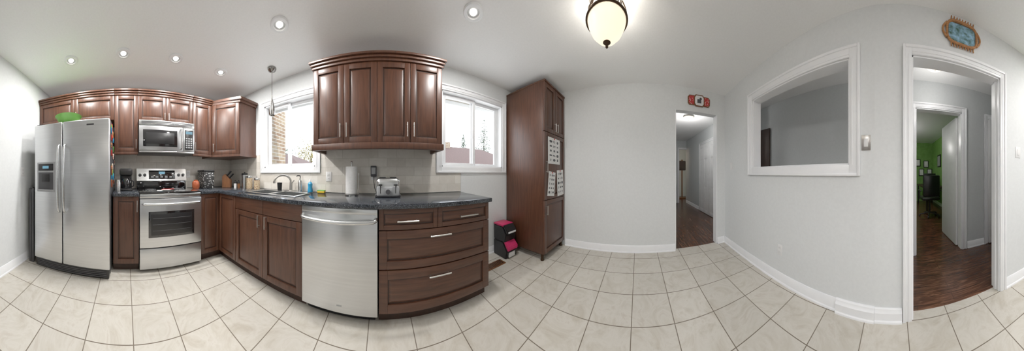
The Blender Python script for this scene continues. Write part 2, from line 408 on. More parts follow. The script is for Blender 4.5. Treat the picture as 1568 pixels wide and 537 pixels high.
# windows
def window(name,x0,x1,z0,z1,mx):
    b=B(name); casing(b,x0,x1,z0,z1,YN,.075,True)
    y0=YN; y1=YN+.15; t=.015
    b.box(x0-.001,x0+t,y0,y1,z0,z1,M_trim); b.box(x1-t,x1+.001,y0,y1,z0,z1,M_trim); b.box(x0,x1,y0,y1,z1-t,z1,M_trim); b.box(x0,x1,y0,y1,z0,z0+t,M_trim)
    def frame(a,c,yy,w=.038):
        b.box(a,a+w,yy,yy+.03,z0+t,z1-t,M_vinyl,.003); b.box(c-w,c,yy,yy+.03,z0+t,z1-t,M_vinyl,.003)
        b.box(a+w,c-w,yy,yy+.03,z0+t,z0+t+w,M_vinyl,.003); b.box(a+w,c-w,yy,yy+.03,z1-t-w,z1-t,M_vinyl,.003)
    frame(x0+t,x1-t,y0+.085,.03)
    frame(x0+.035,mx+.025,y0+.052); frame(mx-.025,x1-.035,y0+.09)
    b.box(mx-.02,mx-.01,y0+.044,y0+.054,z0+.4,z0+.5,M_white,.002)
    b.done()
window('window_1',-1.61,-.80,1.22,2.13,-1.22)
window('window_2',.705,1.66,1.22,2.15,1.19)

# backsplash
def bsp(x0,x1,y0,y1,z0,z1):
    b=B('backsplash_tile'); b.box(x0,x1,y0,y1,z0,z1,M_splash); b.done()
ys0,ys1=YN-.008,YN-.0005
bsp(-1.695,.96,ys0,ys1,.914,1.143); bsp(-.718,.624,ys0,ys1,1.1435,1.45); bsp(XW+.009,-1.70,ys0,ys1,.914,1.42)
bsp(XW+.0005,XW+.008,-.17,YN-.009,.914,1.42)
b=B('trim_wainscot'); b.box(.965,1.74,YN-.006,YN-.0003,.10,1.12,M_wall); b.box(.965,1.74,YN-.012,YN-.0003,1.12,1.143,M_trim,.003); b.done()

# ------------------------------------------------------------------ base cabinets
FZ0,FZ1=.10,.875
def basecab(name,x0,x1,yf,yb,rot,fn,top=None):
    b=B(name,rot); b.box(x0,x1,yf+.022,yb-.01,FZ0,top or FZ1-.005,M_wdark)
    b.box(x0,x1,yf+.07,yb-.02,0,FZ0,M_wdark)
    fn(b); return b.done()
YF=1.195
def f(b):
    door(b,-1.505,-1.073,FZ0,.725,YF); door(b,-1.073,-.64,FZ0,.725,YF)
    for a,c in((-1.505,-1.073),(-1.073,-.64)): b.box(a+.002,c-.002,YF,YF+.02,.73,FZ1,M_woodH,.003)
    vpull(b,-1.12,.60,.72,YF); vpull(b,-1.03,.60,.72,YF)
basecab('sink_base_cabinet',-1.505,-.64,YF,YN,0,f,.73)
def f(b):
    door(b,-.025,.427,.715,FZ1,YF,M_woodH,.035); door(b,.427,.918,.715,FZ1,YF,M_woodH,.035)
    door(b,-.025,.918,.425,.712,YF,M_woodH,.06); door(b,-.025,.918,FZ0,.42,YF,M_woodH,.065)
    hpull(b,.11,.27,.785,YF); hpull(b,.61,.78,.785,YF); hpull(b,.36,.53,.66,YF); hpull(b,.35,.53,.355,YF)
    b.box(.900,.918,YF+.022,YN-.01,FZ0,FZ1-.005,M_wood)
basecab('drawer_base_cabinet',-.025,.918,YF,YN,0,f)
XF=1.865
b=B('corner_base_cabinet')
b.box(XW+.01,-1.507,YF+.022,YN-.01,FZ0,FZ1-.005,M_wdark); b.box(XW+.01,-XF-.022,.925,YF+.022,FZ0,FZ1-.005,M_wdark)
b.box(XW+.01,-1.507,YF+.07,YN-.01,0,FZ0,M_wdark); b.box(XW+.01,-XF-.07,.925,YF+.07,0,FZ0,M_wdark)
door(b,-XF+.002,-1.507,FZ0,FZ1,YF,fr=.05)
b.M=Matrix.Rotation(RS,4,'Z'); door(b,.925,YF+.018,FZ0,FZ1,XF,fr=.05); b.done()
def f(b): door(b,-.15,.15,FZ0,FZ1,XF); vpull(b,.125,.70,.83,XF)
basecab('narrow_base_cabinet',-.15,.15,XF,-XW,RS,f)

# countertop
b=B('granite_countertop')
ct=(.8755,.912)
sx0,sx1,sy0,sy1=-1.48,-.80,1.34,1.71
yf=1.165
b.box(sx1,.935,yf,YN-.009,*ct,M_granite,.005)
b.box(sx0,sx1,yf,sy0,*ct,M_granite,.004); b.box(sx0,sx1,sy1,YN-.009,*ct,M_granite)
b.box(XW+.009,sx0,yf,YN-.009,*ct,M_granite,.004)
b.box(XW+.009,-XF+.03,.925,yf+.01,*ct,M_granite,.004)
b.box(XW+.009,-XF+.03,-.155,.15,*ct,M_granite,.005)
b.done()

# sink
b=B('kitchen_sink')
z=.9125
b.box(sx0-.02,sx1+.02,sy0-.02,sy0+.02,z,z+.006,M_steel,.002); b.box(sx0-.02,sx1+.02,sy1-.045,sy1+.02,z,z+.006,M_steel,.002)
b.box(sx0-.02,sx0+.02,sy0,sy1,z,z+.006,M_steel,.002); b.box(sx1-.02,sx1+.02,sy0,sy1,z,z+.006,M_steel,.002)
mid=-1.14
b.box(mid-.02,mid+.02,sy0,sy1,z-.004,z+.006,M_steel,.002)
for a,c in((sx0+.018,mid-.015),(mid+.015,sx1-.018)):
    y0,y1=sy0+.018,sy1-.04; zb=.74
    b.box(a,c,y0,y1,zb,zb+.004,M_steel)
    b.box(a,a+.004,y0,y1,zb,z+.003,M_steel); b.box(c-.004,c,y0,y1,zb,z+.003,M_steel)
    b.box(a,c,y0,y0+.004,zb,z+.003,M_steel); b.box(a,c,y1-.004,y1,zb,z+.003,M_steel)
    b.lathe(((a+c)/2,(y0+y1)/2,zb+.004),[(0,.002),(.03,.002),(.035,.004),(.04,0)],M_chrome,20)
b.done()
b=B('kitchen_faucet')
fx,fy=-1.10,1.76
b.lathe((fx,fy,.913),[(0,0),(.03,0),(.03,.006),(.02,.014),(.019,.10),(.016,.12),(0,.12)],M_nickel,20)
pts=[(fx,fy,1.02)]
for k in range(13):
    a=pi*k/12*.95; pts.append((fx-.06*(1-math.cos(a))*.9,fy-.105*(1-math.cos(a)),1.03+.085*math.sin(a)))
b.tube(pts,.0125,M_nickel)
b.cyl(pts[-1],(pts[-1][0],pts[-1][1],pts[-1][2]-.025),.015,M_nickel)
b.cyl((fx,fy,1.0),(fx+.055,fy-.015,1.05),.007,M_nickel); b.done()

# ------------------------------------------------------------------ wall cabinets
UZ0,UZ1=1.42,2.16
def crown(b,x0,x1,y,z,mat=None,ends=(True,True),yb=None):
    mat=mat or M_wood
    e0=.035 if ends[0] else 0; e1=.035 if ends[1] else 0; yb=yb or y+.33
    b.box(x0-e0*.35,x1+e1*.35,y-.012,yb,z,z+.025,mat,.003)
    b.box(x0-e0*.7,x1+e1*.7,y-.026,yb,z+.025,z+.05,mat,.006)
    b.box(x0-e0,x1+e1,y-.04,yb,z+.05,z+.07,mat,.003)
UF=1.485
b=B('wall_cabinet'); x0,x1=-.667,.575
b.box(x0,x1,UF+.022,YN-.01,UZ0-.0,UZ1,M_wood)
w=[-.667,-.355,-.046,.262,.575]
for a,c in zip(w,w[1:]): door(b,a,c,UZ0+.0,UZ1,UF,fr=.052)
for x in(-.385,-.325,.232,.292): vpull(b,x,1.47,1.60,UF)
crown(b,x0,x1,UF,UZ1,yb=YN-.01)
b.box(x0-.012,x1+.012,UF-.016,UF+.03,UZ0-.06,UZ0,M_wood,.006); b.box(x0-.012,x0+.02,UF,YN-.01,UZ0-.06,UZ0,M_wood,.006); b.box(x1-.02,x1+.012,UF,YN-.01,UZ0-.06,UZ0,M_wood,.006)
b.done()
US=2.13; UB=-XW-.01
def upper(name,x0,x1,z0,splits,pulls=(),rail=True):
    b=B(name,RS); b.box(x0+.0005,x1-.0005,US+.022,UB,z0,UZ1,M_wood)
    for a,c in zip(splits,splits[1:]): door(b,a,c,z0,UZ1,US,fr=.05)
    for x,a,c in pulls: vpull(b,x,a,c,US)
    crown(b,x0,x1,US,UZ1,ends=(False,False),yb=UB)
    if rail: b.box(x0+.0005,x1-.0005,US-.006,US+.02,z0-.035,z0,M_wood,.004)
    b.done()
upper('fridge_top_cabinet',-1.245,-.155,1.84,[-1.245,-.70,-.155],[(-.73,1.87,1.97),(-.67,1.87,1.97)],False)
upper('narrow_wall_cabinet',-.153,.158,UZ0,[-.153,.158],[(.13,1.46,1.58)])
upper('microwave_top_cabinet',.16,.925,1.83,[.16,.54,.925],[(.512,1.85,1.94),(.568,1.85,1.94)],False)
upper('narrow_wall_cabinet',.927,1.235,UZ0,[.927,1.235],[(.955,1.46,1.58)])
# diagonal corner
b=B('corner_wall_cabinet')
P=[(-2.13,1.24),(-1.785,1.495),(-1.785,1.83),(-2.465,1.83),(-2.465,1.24)]
def inset(P,d):
    c=Vector((-2.25,1.65)); return [(c.x+(x-c.x)*(1+d) if x>-2.4 else x, c.y+(y-c.y)*(1+d) if 1.3<y<1.8 else y) for x,y in P]
b.prism([(-2.133,1.258),(-1.79,1.512),(-1.79,1.83),(-2.465,1.83),(-2.465,1.24),(-2.133,1.24)],UZ0,UZ1,M_wood)
b.prism(inset(P,.04),UZ1,UZ1+.03,M_wood); b.prism(inset(P,.09),UZ1+.03,UZ1+.07,M_wood,bev=.004)
b.prism(inset(P,.02),UZ0-.035,UZ0,M_wood)
dx,dy=P[1][0]-P[0][0],P[1][1]-P[0][1]; L=math.hypot(dx,dy)
b.M=Matrix.Translation((P[0][0],P[0][1],0))@Matrix.Rotation(math.atan2(dy,dx),4,'Z')
door(b,0.004,L-.004,UZ0,UZ1,-.004,fr=.055); vpull(b,.035,1.46,1.58,-.004); b.done()

# ------------------------------------------------------------------ pantry
b=B('pantry_cabinet'); x0,x1,yf=1.75,2.335,1.135
b.box(x0,x1,yf+.022,YN-.012,.09,2.33,M_wood,.002)
m=(x0+x1)/2
door(b,x0,m,1.69,2.33,yf); door(b,m,x1,1.69,2.33,yf); door(b,x0,x1,.79,1.685,yf); door(b,x0,x1,.09,.785,yf)
vpull(b,m-.03,1.72,1.84,yf); vpull(b,m+.03,1.72,1.84,yf); vpull(b,x0+.04,1.15,1.30,yf); vpull(b,x0+.04,.60,.72,yf)
b.box(x0-.004,x1,yf-.012,YN-.012,2.33,2.35,M_wood,.003)
for x in(x0+.03,x1-.03):
    for y in(yf+.05,YN-.05): b.lathe((x,y,0),[(0,0),(.024,0),(.026,.01),(.018,.03),(.02,.09),(0,.09)],M_bronze,16)
b.done()
def sheet(x0,x1,z0,z1,tilt,seed,rows=5,cols=3):
    r=random.Random(seed); cx,cz=(x0+x1)/2,(z0+z1)/2; w,h=(x1-x0)/2,(z1-z0)/2
    Mr=Matrix.Translation((cx,1.135-.0035,cz))@Matrix.Rotation(tilt,4,'Y'); b=B('pinned_drawing')
    b.box(-w,w,-.001,.0015,-h,h,M_sheet,M=Mr)
    for i in range(rows):
        for j in range(cols):
            a=-w*.85+(j+.5)*w*1.7/cols; c=-h*.88+(i+.5)*h*1.76/rows; s=w/cols*r.uniform(.35,.75); t=h/rows*r.uniform(.3,.6)
            if r.random()<.5: b.ell((0,0,0),s,.0006,t,M_ink,12,Mr@Matrix.Translation((a,-.0012,c)))
            else:
                for q in(-.5,.1,.6): b.box(a-s,a+s*r.uniform(.3,1),-.0016,-.0009,c+t*q-.004,c+t*q+.002,M_ink,M=Mr)
    b.ell((0,0,0),.012,.004,.012,M_red,12,Mr@Matrix.Translation((0,-.004,h*.93)))
    b.done()
sheet(1.835,2.17,1.27,1.63,0,1); sheet(1.84,2.02,.83,1.16,.12,2); sheet(2.09,2.29,.81,1.19,-.06,5)

# ------------------------------------------------------------------ refrigerator
b=B('refrigerator',RS); x0,x1=-1.07,-.17; sp=-.70; ft=1.70
b.box(x0+.001,x1-.001,ft+.09,2.42,.03,1.733,M_dgrey,.004)
b.box(x0,sp-.004,ft,ft+.085,.115,1.72,M_steelv,.014,seg=3); b.box(sp+.004,x1,ft,ft+.085,.115,1.72,M_steelv,.014,seg=3)
b.box(x0+.01,x1-.01,ft+.03,ft+.1,.012,.105,M_black,.004)
for k in range(4): b.box(x0+.04,x1-.04,ft+.024,ft+.03,.028+k*.018,.036+k*.018,M_dgrey)
for x in(x0+.06,x1-.06): b.cyl((x-.01,ft+.15,.02),(x+.01,ft+.15,.02),.02,M_black); b.box(x-.04,x+.04,ft+.03,ft+.12,1.72,1.735,M_dgrey,.004)
b.box(x0+.05,x1-.05,ft+.12,2.35,0,.03,M_black)
for x in(sp-.035,sp+.035):
    pts=[(x,ft-.005,.70),(x,ft-.045,.73)]+[(x,ft-.05-.012*math.sin(pi*k/10),.76+.64*k/10) for k in range(11)]+[(x,ft-.045,1.43),(x,ft-.005,1.46)]
    b.tube(pts,.0135,M_steel,12)
dx0,dx1=-1.03,-.79
b.box(dx0,dx1,ft-.006,ft+.01,.92,1.27,M_grey,.006)
b.box(dx0+.02,dx1-.02,ft-.009,ft-.004,1.17,1.25,M_black,.003); b.box(dx0+.08,dx1-.08,ft-.0105,ft-.0085,1.195,1.225,M_disp)
b.box(dx0+.02,dx1-.02,ft-.008,ft-.003,.95,1.15,M_dgrey,.003); b.box(dx0+.07,dx1-.07,ft-.02,ft-.006,1.04,1.13,M_black,.006); b.box(dx0+.02,dx1-.02,ft-.02,ft-.004,.935,.95,M_grey,.003)
b.box(-.42,-.34,ft-.002,ft+.001,1.655,1.67,M_dgrey)
b.done()
b=B('fridge_magnets'); random.seed(3)
for k in range(26):
    x=random.uniform(-2.3,-1.84) if k>8 else random.uniform(-1.90,-1.83); z=random.uniform(1.0,1.68); s=random.uniform(.022,.04)
    mt=random.choice([M_magA,M_magB,M_red,M_yellow,M_greenp,M_white,M_blue,M_orange])
    b.box(x-s,x+s,-.1695,-.159,z-s*1.1,z+s*1.1,mt,.004)
b.done()
b=B('green_bowl'); b.lathe((-1.95,-.72,1.7355),[(0,0),(.07,0),(.08,.01),(.14,.08),(.165,.115),(.172,.118),(.16,.108),(.13,.07),(.07,.02),(0,.018)],M_greenp,36)
b.ell((-1.95,-.72,1.835),.14,.14,.035,M_greenp)
b.done()
b=B('food_package'); b.box(-2.1,-1.92,-1.05,-.91,1.7355,1.79,M_food,.012); b.done()

# ------------------------------------------------------------------ range
b=B('kitchen_range',RS); x0,x1=.155,.917; rf=1.87
b.box(x0,x1,rf,2.44,.03,.905,M_dgrey,.003)
b.box(x0+.03,x1-.03,rf+.05,2.4,0,.03,M_black)
b.box(x0,x1,rf-.035,rf,.285,.845,M_steelv,.008); b.box(x0,x1,rf-.03,rf,.04,.275,M_steelv,.01)
b.box(x0,x1,rf-.02,rf+.02,.85,.9,M_steel,.006)
b.box(x0+.10,x1-.10,rf-.038,rf-.03,.40,.70,M_blackgl,.004); b.box(x0+.13,x1-.13,rf-.040,rf-.037,.43,.67,M_black,.003)
for k in range(3): b.cyl((x0+.15,rf-.041,.48+k*.07),(x1-.15,rf-.041,.48+k*.07),.0015,M_dgrey,seg=6)
b.tube([(x0+.03,rf-.03,.79),(x0+.04,rf-.07,.79)]+[(x0+.05+(x1-x0-.1)*k/10,rf-.078-.012*math.sin(pi*k/10),.79) for k in range(11)]+[(x1-.04,rf-.07,.79),(x1-.03,rf-.03,.79)],.013,M_steel,12)
b.box(x0-.002,x1+.002,rf-.02,2.40,.905,.92,M_blackgl,.004)
for cx,cy,r in((.34,2.0,.1),(.73,2.0,.085),(.34,2.24,.075),(.73,2.24,.1)):
    for rr in(r,r*.6): b.lathe((cx,cy,.9205),[(rr-.003,0),(rr-.003,.0006),(rr,.0006),(rr,0)],M_grey,36)
b.box(x0,x1,2.38,2.46,.905,1.03,M_blackgl,.01)
b.prism([(2.36,1.03),(2.46,1.03),(2.46,1.21),(2.40,1.21)],x0,x1,M_steel,Matrix(((0,0,1,0),(1,0,0,0),(0,1,0,0),(0,0,0,1))),.004)
Mc=Matrix.Translation((.535,2.378,1.12))@Matrix.Rotation(math.radians(-12.5),4,'X')
b.box(-.2,.2,-.006,0,-.065,.065,M_blackgl,.004,M=Mc); b.box(-.05,.04,-.008,-.005,.01,.045,M_disp,M=Mc)
for k in range(5): b.box(-.17+k*.07,-.13+k*.07,-.0075,-.005,-.045,-.02,M_grey,M=Mc)
for x in(-.33,-.26,.26,.33):
    b.lathe((0,0,0),[(0,.028),(.017,.028),(.021,.004),(.024,0)],M_dgrey,20,Mc@Matrix.Translation((x,0,-.005))@Matrix.Rotation(pi/2,4,'X'))
b.done()
b=B('spoon_rest',RS); b.lathe((.50,1.97,.9215),[(0,0),(.04,0),(.058,.014),(.062,.016),(.05,.008),(0,.005)],M_white,28); b.box(.38,.46,1.955,1.985,.9215,.931,M_white,.004)
b.box(.44,.60,1.975,1.99,.938,.944,M_red,.003); b.done()
# microwave
b=B('microwave_oven',RS); x0,x1=.165,.92; mf=2.06; z0,z1=1.41,1.825
b.box(x0,x1,mf+.03,2.46,z0,z1,M_dgrey,.003)
b.box(x0,x1-.17,mf,mf+.035,z0+.025,z1-.075,M_steelv,.006)
b.box(x1-.167,x1,mf,mf+.035,z0+.025,z1-.075,M_steelv,.006)
b.box(x0,x1,mf+.004,mf+.04,z1-.072,z1,M_steel,.005); b.box(x0,x1,mf+.006,mf+.04,z0,z0+.022,M_steel,.004)
for k in range(3): b.box(x0+.03,x1-.03,mf+.002,mf+.005,z1-.058+k*.017,z1-.05+k*.017,M_dgrey)
b.box(x0+.05,x1-.25,mf-.004,mf+.002,z0+.075,z1-.125,M_blackgl,.004); b.box(x0+.09,x1-.29,mf-.006,mf-.003,z0+.11,z1-.16,M_black,.003)
b.box(x1-.145,x1-.02,mf-.004,mf+.002,z0+.05,z1-.10,M_black,.003); b.box(x1-.13,x1-.035,mf-.006,mf-.003,z1-.155,z1-.12,M_disp)
for i in range(3):
    for j in range(5): b.box(x1-.13+i*.034,x1-.106+i*.034,mf-.0055,mf-.0035,z0+.07+j*.03,z0+.088+j*.03,M_grey)
b.tube([(x1-.2,mf,z0+.05),(x1-.2,mf-.035,z0+.06),(x1-.2,mf-.04,z0+.18),(x1-.2,mf-.035,z1-.11),(x1-.2,mf,z1-.1)],.01,M_steel,10)
b.done()

# ------------------------------------------------------------------ dishwasher
b=B('dishwasher'); x0,x1=-.635,-.032; yd=YF-.012
b.box(x0+.005,x1-.005,yd+.03,YN-.03,.06,.87,M_dgrey); b.box(x0,x1,yd,yd+.035,.085,.873,M_steelv,.006)
b.box(x0+.02,x1-.02,yd+.08,yd+.12,0,.09,M_black)
b.box(x0+.004,x1-.004,yd-.0015,yd+.004,.83,.871,M_steel,.002)
b.tube([(x0+.012,yd,.80),(x0+.018,yd-.03,.795)]+[(x0+.03+(x1-x0-.06)*k/14,yd-.04-.012*math.sin(pi*k/14),.79-.012*math.sin(pi*k/14)) for k in range(15)]+[(x1-.018,yd-.03,.795),(x1-.012,yd,.80)],.015,M_steel,12)
b.box(-.34,-.30,yd-.001,yd+.001,.135,.145,M_grey)
b.done()

# ------------------------------------------------------------------ counter items
CZ=.9125
b=B('paper_towel_holder'); px,py=-.32,1.69
b.lathe((px,py,CZ),[(0,0),(.075,0),(.075,.008),(.06,.012),(0,.012)],M_chrome,28); b.cyl((px,py,CZ+.01),(px,py,1.25),.006,M_chrome); b.ell((px,py,1.255),.012,.012,.012,M_chrome)
b.lathe((px,py,CZ+.015),[(.02,0),(.062,0),(.062,.28),(.02,.28)],M_paper,32); b.cyl((px+.08,py-.02,CZ+.01),(px+.08,py-.02,1.14),.004,M_chrome); b.done()
b=B('toaster'); tx,ty=.055,1.60
b.box(tx-.115,tx+.115,ty-.11,ty+.11,CZ+.012,CZ+.185,M_steel,.045,seg=5)
b.box(tx-.105,tx+.105,ty-.114,ty-.06,CZ+.01,CZ+.11,M_grey,.02,seg=3)
b.box(tx-.12,tx+.12,ty-.10,ty+.11,CZ,CZ+.03,M_dgrey,.01)
for k in(-.05,.05): b.box(tx+k-.03,tx+k+.03,ty-.08,ty+.08,CZ+.183,CZ+.188,M_black,.001)
b.cyl((tx,ty-.11,CZ+.055),(tx,ty-.13,CZ+.055),.022,M_dgrey)
for k in(-.07,.07): b.box(tx+k-.016,tx+k+.016,ty-.135,ty-.11,CZ+.11,CZ+.125,M_black,.003); b.box(tx+k-.003,tx+k+.003,ty-.116,ty-.11,CZ+.04,CZ+.12,M_black)
b.done()
def outlet(name,x,z,y,rot,off=(0,0,0),kind='outlet',w=.07,h=.115,mat=None):
    b=B(name,rot,off); mat=mat or M_white
    b.box(x-w/2,x+w/2,y-.006,y-.0005,z-h/2,z+h/2,mat,.002)
    if kind=='outlet':
        for d in(-.022,.022):
            b.box(x-.016,x+.016,y-.008,y-.005,z+d-.014,z+d+.014,M_white,.003)
            for e in(-.006,.006): b.box(x+e-.001,x+e+.001,y-.0085,y-.0075,z+d-.004,z+d+.006,M_black)
    else:
        b.box(x-.016,x+.016,y-.009,y-.005,z-.032,z+.032,M_white,.002)
    b.done()
outlet('wall_outlet',-.09,1.12,YN-.008,0)
b=B('plug_adapter'); b.box(-.125,-.06,1.775,1.823,1.10,1.22,M_dgrey,.008); b.box(-.115,-.07,1.765,1.777,1.13,1.20,M_grey,.004)
b.tube([(-.09,1.79,1.10),(-.09,1.78,1.05),(-.08,1.76,.98),(-.06,1.74,.925),(-.055,1.73,.922)],.004,M_black,8); b.done()
outlet('wall_outlet',.99,1.13,-XW-.008,RS)
outlet('wall_outlet',-.62,1.10,YN-.008,0)
b=B('coffee_maker',RS); cx,cy=.0,2.20
b.box(cx-.085,cx+.085,cy-.11,cy+.11,CZ,CZ+.03,M_black,.01); b.box(cx-.08,cx+.08,cy+.02,cy+.11,CZ+.02,CZ+.25,M_black,.015); b.box(cx-.085,cx+.085,cy-.1,cy+.11,CZ+.2,CZ+.29,M_black,.02)
b.lathe((cx,cy-.04,CZ+.032),[(0,0),(.055,0),(.062,.03),(.06,.1),(.045,.13),(0,.13)],M_blackgl,28); b.tube([(cx+.05,cy-.05,CZ+.14),(cx+.1,cy-.07,CZ+.12),(cx+.1,cy-.07,CZ+.06),(cx+.06,cy-.05,CZ+.05)],.008,M_black); b.done()
b=B('glass_jar',RS); b.lathe((-.10,2.0,CZ),[(0,0),(.035,0),(.036,.11),(.03,.13),(.03,.15),(0,.15)],M_steel,24); b.done()
b=B('damask_canister'); b.box(-2.38,-2.16,1.12,1.30,CZ,CZ+.25,M_damask,.01,M=None); b.box(-2.385,-2.155,1.115,1.305,CZ+.25,CZ+.28,M_black,.008); b.done()
b=B('orange_canister'); b.lathe((-2.18,.995,CZ),[(0,0),(.045,0),(.055,.02),(.055,.09),(.045,.11),(.03,.115),(.03,.13),(0,.135)],M_orange,28); b.done()
b=B('knife_block'); kx,ky=-2.16,1.54
Mk=Matrix.Translation((kx,ky,CZ))@Matrix.Rotation(math.radians(-50),4,'Z')
b.prism([(-.07,0),(.07,0),(.07,.12),(-.02,.22),(-.07,.18)],-.05,.05,M_knob,Mk@Matrix(((0,0,1,0),(1,0,0,0),(0,1,0,0),(0,0,0,1))),.004)
for i in range(3):
    for j in range(2):
        p=Mk@Vector((-.03+i*.03,.0+j*.035,.19-j*.04)); d=(Mk.to_3x3()@Vector((0,.7,.75))).normalized()
        b.cyl(p,p+d*.1,.009,M_black,.010,10)
b.done()
def jar(name,x,y,h,r,mat,lid):
    b=B(name); b.lathe((x,y,CZ),[(0,0),(r,0),(r,h),(0,h)],mat,28); b.lathe((x,y,CZ+h),[(0,.03),(r*.9,.03),(r*1.03,.022),(r*1.03,0),(0,0)],lid,28); b.lathe((x,y,CZ+h+.03),[(0,0),(.008,0),(.012,.015),(0,.022)],lid,14); b.done()
jar('storage_jar',-1.93,1.72,.2,.05,M_steel,M_black); jar('storage_jar',-1.80,1.70,.16,.048,M_beans,M_steel); jar('storage_jar',-1.67,1.73,.13,.045,M_beans,M_steel)
jar('spice_jar',-2.02,1.60,.07,.022,M_white,M_black); jar('spice_jar',-1.97,1.63,.07,.022,M_knob,M_black)
b=B('soap_dispenser'); x,y=-.98,1.785
b.lathe((x,y,CZ),[(0,0),(.028,0),(.03,.12),(.02,.14),(.01,.145),(.01,.17),(0,.17)],M_steel,24); b.cyl((x,y,CZ+.17),(x,y,CZ+.195),.006,M_black); b.tube([(x,y,CZ+.195),(x-.02,y-.03,CZ+.198),(x-.025,y-.045,CZ+.19)],.006,M_black); b.done()
b=B('dish_soap_bottle'); x,y=-.84,1.78
b.lathe((x,y,CZ),[(0,0),(.03,0),(.032,.02),(.026,.06),(.03,.10),(.012,.125),(0,.125)],M_blue,24); b.lathe((x,y,CZ+.125),[(.012,0),(.012,.02),(.006,.03),(0,.03)],M_white,14); b.done()
b=B('drinking_glass'); b.lathe((-1.24,1.708,.919),[(0,0),(.028,0),(.034,.10),(.031,.10),(.026,.005),(0,.005)],M_black,24); b.done()
b=B('kitchen_sponge'); b.box(-.735,-.645,1.74,1.80,CZ,CZ+.022,M_yellow,.006); b.box(-.735,-.645,1.74,1.80,CZ+.0225,CZ+.03,M_greenp,.003); b.done()

# ------------------------------------------------------------------ floor items
b=B('pet_food_bin'); px,py=1.58,1.68; hw=.10
Mp=Matrix(((0,0,1,0),(1,0,0,py),(0,1,0,0),(0,0,0,1)))
b.prism([(-.12,0),(.13,0),(.13,.21),(-.06,.21),(-.14,.10)],px-hw,px+hw,M_black,Mp,.008)
b.prism([(-.10,.215),(.13,.215),(.13,.42),(-.05,.42),(-.12,.32)],px-hw,px+hw,M_black,Mp,.008)
b.box(px-hw-.003,px+hw+.003,py-.06,py+.133,.415,.445,M_pink,.012)
b.prism([(-.052,.422),(-.125,.325),(-.14,.335),(-.14,.36),(-.07,.44)],px-hw+.01,px+hw-.01,M_black,Mp,.006)
b.box(px-hw+.03,px+hw-.03,py-.145,py-.138,.335,.358,M_white,.002)
b.prism([(-.062,.212),(-.145,.105),(-.165,.12),(-.165,.16),(-.08,.235)],px-hw+.008,px+hw-.008,M_pink,Mp,.008)
b.box(px-.06,px+.05,py-.145,py-.128,.02,.08,M_white,.003)
b.done()
b=B('floor_vent'); b.box(1.13,1.43,1.50,1.62,0,.006,M_knob,.002)
for k in range(11): b.box(1.15+k*.024,1.162+k*.024,1.515,1.605,.0055,.0075,M_black)
b.done()
b=B('folded_step_stool'); b.box(-2.15,-1.76,-1.16,-1.145,.02,.9,M_black,.004); b.box(-2.15,-2.12,-1.19,-1.12,0,.95,M_dgrey,.006); b.box(-1.79,-1.76,-1.19,-1.12,0,.95,M_dgrey,.006); b.box(-2.15,-1.76,-1.175,-1.135,.93,.96,M_dgrey,.006); b.done()

# ------------------------------------------------------------------ wall decor
outlet('wall_outlet',-.955,.335,0,PHI,OFFB)
outlet('light_switch',-1.98,1.25,0,PHI,OFFB,'sw')
outlet('light_switch',-.068,1.375,0,PHI,OFFB,'sw',.075,.12,M_nickel)
outlet('light_switch',1.19,1.36,-YS,RN,(0,0,0),'sw')
outlet('wall_outlet',1.70,1.16,-YS,RN,(0,0,0))
b=B('rattan_framed_picture',RN); cx,cz=.553,2.295; y=-YS
b.box(cx-.12,cx+.12,y-.012,y-.002,cz-.075,cz+.075,M_photo,.003)
el=[(cx+.135*math.copysign(abs(math.cos(a))**.6,math.cos(a)),y-.014,cz+.092*math.copysign(abs(math.sin(a))**.6,math.sin(a))) for a in[2*pi*k/40 for k in range(40)]]
b.tube(el,.011,M_rattan,8,True)
for k in range(9):
    x=cx-.10+k*.025
    for sgn in(1,-1): b.cyl((x,y-.012,cz+sgn*.085),(x+.004,y-.012,cz+sgn*.12),.006,M_rattan,seg=8)
for sgn in(1,-1):
    b.tube([(cx+sgn*(.135+.035*math.sin(pi*k/8)),y-.012,cz-.06+.12*k/8) for k in range(9)],.009,M_rattan,8)
b.done()
b=B('red_lattice_plaque',RB); cy,cz,y=.92,2.255,XE
def octo(c,w,h,m): 
    k=.3; return [(c-w+w*k,-h),(c+w-w*k,-h),(c+w,-h+h*k*1.3),(c+w,h-h*k*1.3),(c+w-w*k,h),(c-w+w*k,h),(c-w,h-h*k*1.3),(c-w,-h+h*k*1.3)]
Mz=Matrix(((1,0,0,cy),(0,0,-1,y),(0,1,0,cz),(0,0,0,1)))
for c in(-.10,.10):
    b.prism(octo(c,.082,.075,0),.0,.014,M_knob,Mz); b.prism(octo(c,.068,.062,0),.012,.017,M_redlat,Mz)
b.prism(octo(0,.085,.09,0),.012,.022,M_knob,Mz); b.prism(octo(0,.07,.074,0),.02,.025,M_white,Mz); b.box(cy-.035,cy+.03,y-.028,y-.024,cz-.04,cz+.02,M_dgrey,.002); b.ell((cy+.02,y-.027,cz+.03),.02,.004,.018,M_dgrey)
b.done()

# ------------------------------------------------------------------ ceiling fixtures
def area(name,loc,size,power,color=(1,.93,.84),rot=(0,0,0),spread=None):
    l=bpy.data.lights.new(name,'AREA'); l.shape='DISK'; l.size=size; l.energy=power; l.color=color
    if spread: l.spread=spread
    o=bpy.data.objects.new(name,l); o.location=loc; o.rotation_euler=rot; S.collection.objects.link(o); return o
CAN=[(-1.773,-.621),(-1.767,-.028),(-1.76,.555),(-1.752,1.15),(-.84,1.154),(.70,1.116)]
for i,(x,y) in enumerate(CAN):
    b=B('recessed_downlight')
    b.lathe((x,y,H-.012),[(.052,.010),(.052,0),(.075,0),(.082,.006),(.082,.0118)],M_vinyl,32)
    b.lathe((x,y,H-.010),[(.052,0),(.05,.0095),(0,.0095)],M_grey,28)
    b.lathe((x,y,H-.016),[(0,.0),(.022,.003),(.030,.014),(0,.014)],M_bulb,24)
    b.done()
    area('downlight_lamp',(x,y,H-.022),.10,13,(1,.98,.95))
